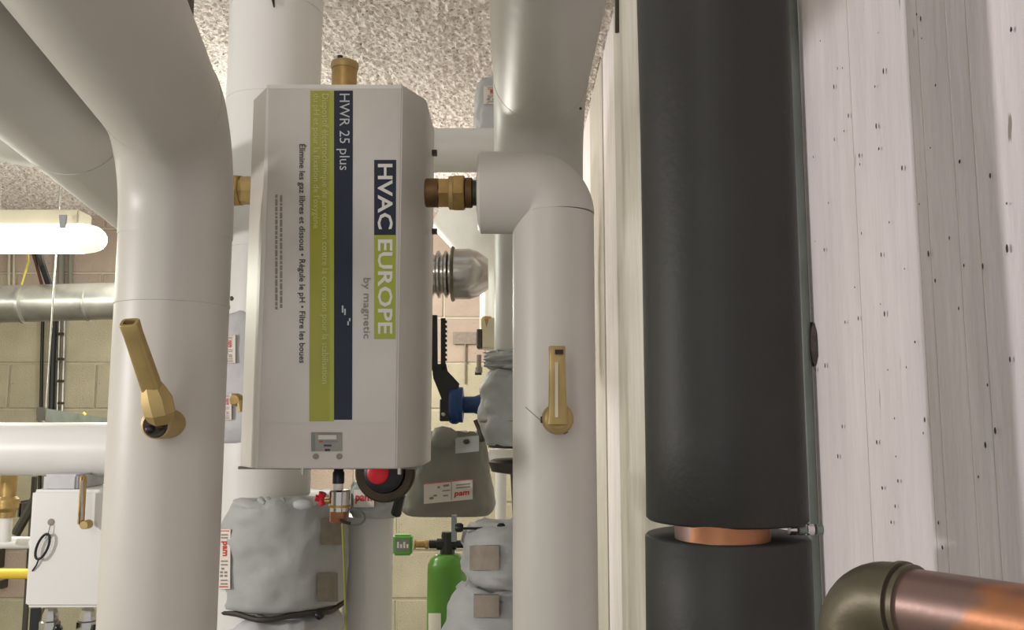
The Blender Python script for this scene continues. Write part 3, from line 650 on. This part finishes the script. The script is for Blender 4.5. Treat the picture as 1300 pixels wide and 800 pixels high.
MB().box(tuple(P(558, 535, yv-.004)), tuple(P(573, 507, yv+.02))).build('lever_hub', M['black'], t, 0, .002, 1)
MB().lathe(P(563, 526, yv-.006), (0,-1,0), [(0, .005), (.003, .004)], 10).build('screw', M['steel'], t)
t2 = thing('blue_valve', 'blue plastic valve neck joined to the black slotted lever', 'valve', P(585, 515, yv))
MB().lathe(P(571, 514, yv+.025), (1,0,0), [(0, .040), (.006, .0435), (.016, .0435), (.022, .040), (.03, .040), (.033, .018), (.034, .018)], 28).build('flange', M['blue'], t2, 30)
MB().lathe(P(585, 514, yv+.025), (1,0,0), [(0, .019), (.03, .019), (.05, .026)], 20).build('neck', M['blue'], t2)
o = MB().box(tuple(P(589.5, 487, 4.975)), tuple(P(591.5, 437, 4.998))).build('thin_probe', M['velcro'], None, 0); tag(o, 'thin brown probe tube on block wall behind the blue valve', 'probe')
# side of the grey-blue box strip at device's right edge
o = MB().box(tuple(P(540, 535, 1.38)), tuple(P(548, 487, 1.41))).build('pipe_clamp', M['jacketdark'], None, 0, .003, 1); tag(o, 'small grey clamp peeking from behind right edge of device', 'clamp')
# grey jacket cluster
za = lambda py: P(684, py, 1.42).z
t = jacket('valve_jacket', 'grey padded valve jacket beside the blue valve, behind front pipe', (xb-.005, 1.5), .098, .10, za(567), za(469), 'jacket', seed=6, wr=.008, ends=.3)
MB().lathe((xb-.005, 1.5, za(532)), (0,0,-1), [(0, .097), (.003, .0995), (.006, .097)], 48).build('seam_cord', M['velcro'], t)
t = jacket('valve_jacket', 'crumpled grey cloth cap on top of the jacket beside blue valve', (xb-.005, 1.5), .090, .092, za(470), za(442), 'jacket', seed=9, wr=.014, ends=.35)
t = thing('pump', 'dark bronze pump between two grey jackets, half behind front right pipe', 'pump', (xb, 1.5, za(680)))
MB().lathe((xb, 1.5, za(564)), (0,0,-1), [(0, .088), (za(564)-za(570), .088), (za(564)-za(571), .03), (za(564)-za(587), .03)], 32).build('flange', M['black'], t, 30)
MB().lathe((xb, 1.5, za(586)), (0,0,-1), [(0, .080), (za(586)-za(589), .088), (za(586)-za(602), .082), (za(586)-za(606), .05), (za(586)-za(682), .045)], 32).build('motor_body', M['dim'], t, 30)
# pump jacket
yp = 1.95; cxp = P(568, 600, yp)
t = jacket('pump_jacket', 'large dark grey padded jacket right of the red button gauge', (cxp.x, yp+.08), .100, .10, P(568, 656, yp).z, P(568, 549, yp).z, 'jacketdark', seed=12, wr=.004, sq=.5, ends=.10, taper=(1.08, .80))
fnp = lambda u, v: P(538+62*u, (614-6*u)+(640-614)*v, yp-.045+0*u)
sticker(t, fnp, False)
lump(P(562, 556, yp-.03), (0,-1,0), .032, .02, 'padded_bulge', t, M['jacketdark'], .7)
patch(t, lambda u, v: P(578+30*u, 556+20*v-u*3, yp-.04), 'jacket', 'paper_tag', nu=4)
lump(P(592, 561, yp-.043), (0,-1,0), .007, .002, 'scribble', t, M['dim'], .8)
MB().tube([P(604, 533, yp-.02), P(610, 548, yp-.02), P(612, 560, yp-.03)], .006, 8).build('strap', M['dim'], t)
# round gauge w/ red centre
c = P(491, 599, 1.55)
t = thing('round_gauge', 'dark round knob with red centre just under the device', 'gauge', c)
MB().lathe(c, (0,-1,0), [(0, .046), (.004, .052), (.02, .052), (.026, .048), (.026, .036), (.02, .034)], 48).build('bezel', M['bronze'], t, 30)
MB().lathe(c, (0,1,0), [(0, .04), (.03, .03), (.22, .03)], 24).build('stem_body', M['dim'], t, 30)
MB().lathe(c+Vector((-.001,-.018,0)), (0,-1,0), [(0, .036), (.012, .034), (.016, .025)], 40).build('black_face', M['black'], t, 30)
MB().lathe(c+Vector((-.010,-.033,0)), (0,-1,0), [(0, .0195), (.006, .0185), (.008, .015)], 32).build('red_button', M['red'], t, 30)
MB().tube([P(494, 610, 1.6), P(508, 632, 1.6), P(503, 652, 1.62)], .010, 8).build('stem', M['black'], t)
# white cloth wrap beneath gauge with red lettered sticker
cx = P(478, 640, 1.75)
t = jacket('valve_jacket', 'small grey wrap with red print sticker directly under the dark knob', (cx.x, 1.75), .052, .05, P(470, 658, 1.72).z, P(470, 612, 1.72).z, 'jacket', seed=14, wr=.006, ends=.3)
fns = cylfn(cx.x, 1.75, .062, 449, 622, 476, 644, 1.7)
s_ = patch(t, fns, 'sticker', 'sticker', nu=6); text('pam', 'red_mark', lambda u, v: fns(.1+.8*u, .8-.5*v)+Vector((0,-.0012,0)), M['redink'], s_, .03)
# pale greenish pipe below
c = P(467, 720, 1.8)
t = thing('insulated_pipe', 'pale green tinted white pipe dropping below the dark knob', 'pipe', (c.x, 1.8, 0))
MB().tube([(c.x, 1.8, 0), (c.x, 1.8, P(467, 654, 1.8).z)], [.050, .050], 36).build('pipe_section', M['pvc_white'], t, 50)
cable('yellow-green earth wire running down beside the large grey jacket', [(434, 560, 1.64), (434, 650, 1.62), (437, 720, 1.62), (440, 830, 1.62)], .0022, 'wire')
# drain valve beneath device
yd = 1.27; c = P(430, 598, yd)
t = thing('drain_valve', 'chrome drain tap with red butterfly handle under the device', 'valve', c)
def dz(py): return c.z-P(430, py, yd).z
MB().lathe(c, (0,0,-1), [(-.01, .007), (0, .007), (dz(600), .0085), (dz(614), .0085)], 20).build('hose_tail', M['black'], t)
MB().lathe(c, (0,0,-1), [(dz(614), .0072), (dz(622), .0072), (dz(624), .010)], 20).build('white_ring', M['whitepl'], t)
MB().lathe(c+Vector((.003,0,0)), (0,0,-1), [(dz(622), .012), (dz(624), .0155), (dz(640), .0155), (dz(643), .0145), (dz(649), .0145)], 24).build('body', M['chrome'], t, 30)
MB().lathe(c+Vector((.003,0,0)), (0,0,-1), [(dz(641), .0158), (dz(644), .0158)], 24).build('brass_ring', M['brass'], t, 30)
MB().lathe(c+Vector((.001,0,0)), (0,0,-1), [(dz(649), .0128), (dz(662), .0128), (dz(664), .010)], 8).build('outlet', M['copper'], t, 30)
MB().lathe(P(417, 636, yd), (-1,0,0), [(-.01, .004), (.006, .004)], 12).build('stem', M['brass'], t)
MB().tube([P(410, 626, yd-.005), P(407, 634, yd-.003), P(409, 642, yd-.005)], [.006, .0045, .005], 10).build('handle', M['red'], t)
MB().tube([P(400, 632, yd-.006), P(408, 634, yd-.003)], [.005, .004], 10).build('handle', M['red'], t)
ringwire(t, P(450, 657, yd-.005), .015, .010, .0013, 'zinc', 'retaining_ring', -.2, y=.01)
MB().tube([P(432, 660, yd-.016), P(437, 663, yd-.016), P(445, 665, yd-.016)], .0022, 8).build('chain_end', M['hollow'], t)
# green tank
yt = 2.5; c = P(568, 704, yt); rt = .056
t = thing('gas_cylinder', 'green pressure cylinder with black valve head near the block wall', 'cylinder', (c.x, yt, c.z-.5))
MB().lathe(c, (0,0,-1), [(-.002, .03), (0, .036), (.012, .047), (.022, .052), (.026, .0545), (.04, rt), (.5, rt)], 40).build('body', M['tank'], t, 60)
patch(t, cylfn(c.x, yt, rt+.002, 543, 779, 560, 830, yt-.05), 'sticker', 'sticker')
MB().lathe(c+Vector((0,0,.062)), (0,0,-1), [(0, .016), (.012, .018), (.02, .016), (.03, .019), (.06, .021), (.065, .014)], 8).build('valve_head', M['black'], t, 30)
MB().lathe(P(545, 691, yt), (1,0,0), [(0, .012), (.02, .012), (.022, .016), (.075, .016), (.078, .011), (.11, .011)], 12).build('valve_arm', M['black'], t, 30)
t = thing('pressure_gauge', 'square light green gauge at the left of the cylinder head', 'gauge', P(512, 691, yt))
MB().box(tuple(P(498, 706, yt-.01)), tuple(P(525, 677, yt+.03))).build('casing', M['bgreen'], t, 30, .006, 3)
MB().slab([P(502, 685, yt-.0125), P(520, 685, yt-.0125), P(520, 699.5, yt-.0125), P(502, 699.5, yt-.0125)], (0,-1,0), .001).build('display', M['lcd'], t, 0)
MB().lathe(P(526, 691, yt), (1,0,0), [(0, .014), (.004, .014), (.005, .010), (.030, .010), (.032, .013), (.04, .013)], 12).build('coupling', M['brass'], t, 30)
mb = MB()
for i in range(4): mb.slab([P(504+i*4, 688+i % 2*3, yt-.014), P(506.5+i*4, 688+i % 2*3, yt-.014), P(506.5+i*4, 696, yt-.014), P(504+i*4, 696, yt-.014)], (0,-1,0), .0005)
mb.build('digits', M['whitepl'], t, 0)
# rod & knobs above right jacket, white pipe, pump piece
t = thing('clamp_rod', 'thin black rod with end knobs above the lower right jacket', 'rod', P(610, 671, 1.45))
MB().tube([P(580, 671, 1.45), P(646, 671, 1.45)], .0022, 8).build('rod', M['black'], t)
for px in (583, 636): MB().lathe(P(px-5, 670, 1.45), (1,0,0), [(0, .005), (.003, .0075), (.010, .0075), (.013, .005)], 12).build('knob', M['black'], t)
MB().slab([P(573, 655, 1.46), P(579, 655, 1.46), P(579, 688, 1.46), P(573, 688, 1.46)], (0,1,0), .02).build('plate', M['zinc'], t, 0)
c = P(636, 640, 2.4)
o = MB().tube([(c.x, 2.4, 0), (c.x, 2.4, ZC)], .0155, 20).build('pipe', M['whitepl'], None); tag(o, 'narrow white pipe between pump jacket and front right pipe', 'pipe')
c = P(636, 577, 2.45)
o = MB().box(tuple(P(619, 586, 2.37)), tuple(P(655, 570, 2.42))).build('white_box', M['whitepl'], None, 0, .004, 2); tag(o, 'small white casing in the gap beside the pump jacket', 'casing')
t = jacket('valve_jacket', 'upper grey padded jacket right of the green cylinder with tape square', (xb-.021, 1.5), .110, .10, za(750), za(672), 'jacket', seed=21, wr=.008, ends=.25)
patch(t, cylfn(xb-.021, 1.5, .110, 596, 693, 634, 724, 1.44), 'velcro', 'hook_tape', nv=4, th=.012)
t = jacket('valve_jacket', 'lower grey padded jacket right of the green cylinder, flaring downwards', (xb-.037, 1.5), .125, .10, za(900), za(752), 'jacket', seed=25, wr=.008, taper=(1.3, .84), ends=.2)
patch(t, cylfn(xb-.03, 1.5, .112, 602, 756, 634, 784, 1.44), 'velcro', 'hook_tape', nv=4, th=.012)
# wall patch squares / little plates on the block wall right
o = MB().box(tuple(P(575, 437, 4.97)), tuple(P(605, 422, 4.99))).build('junction_plate', M['velcro'], None, 0, .002, 1); tag(o, 'small olive plate on block wall behind the black slotted lever', 'plate')
# dark bracket at the top
t = thing('ceiling_bracket', 'dark steel bracket at the ceiling just right of left elbow', 'bracket', P(228, 12, 1.75))
MB().box(tuple(P(214, 28, 1.8)), tuple(P(234, -30, 1.83))).build('plate', M['dim'], t, 0); MB().box(tuple(P(234, 28, 1.79)), tuple(P(240, -30, 1.84))).build('flange', M['pit'], t, 0)
o = MB().tube([P(783.5, 41, 1.55), P(783, -60, 1.55)], .0042, 8).build('hanger_rod', M['dim'], None); tag(o, 'short dark hanger rod at the top beside the concrete wall', 'rod')

# repeats share a group
GR = {'insulated_pipe': 'jacketed pipes of the plant room', 'valve_jacket': 'padded cloth jackets around valves', 'valve_lever': 'brass coloured valve levers',
      'conduit': 'grey and pale conduits', 'cable': 'cables at the left', 'small_valve': 'chrome valves beneath the white insulation box', 'brass_union': 'brass pipe unions'}
for o in list(C.objects):
    k = o.name.split('.')[0]
    if o.parent is None and k in GR and 'category' in o: o['group'] = GR[k]
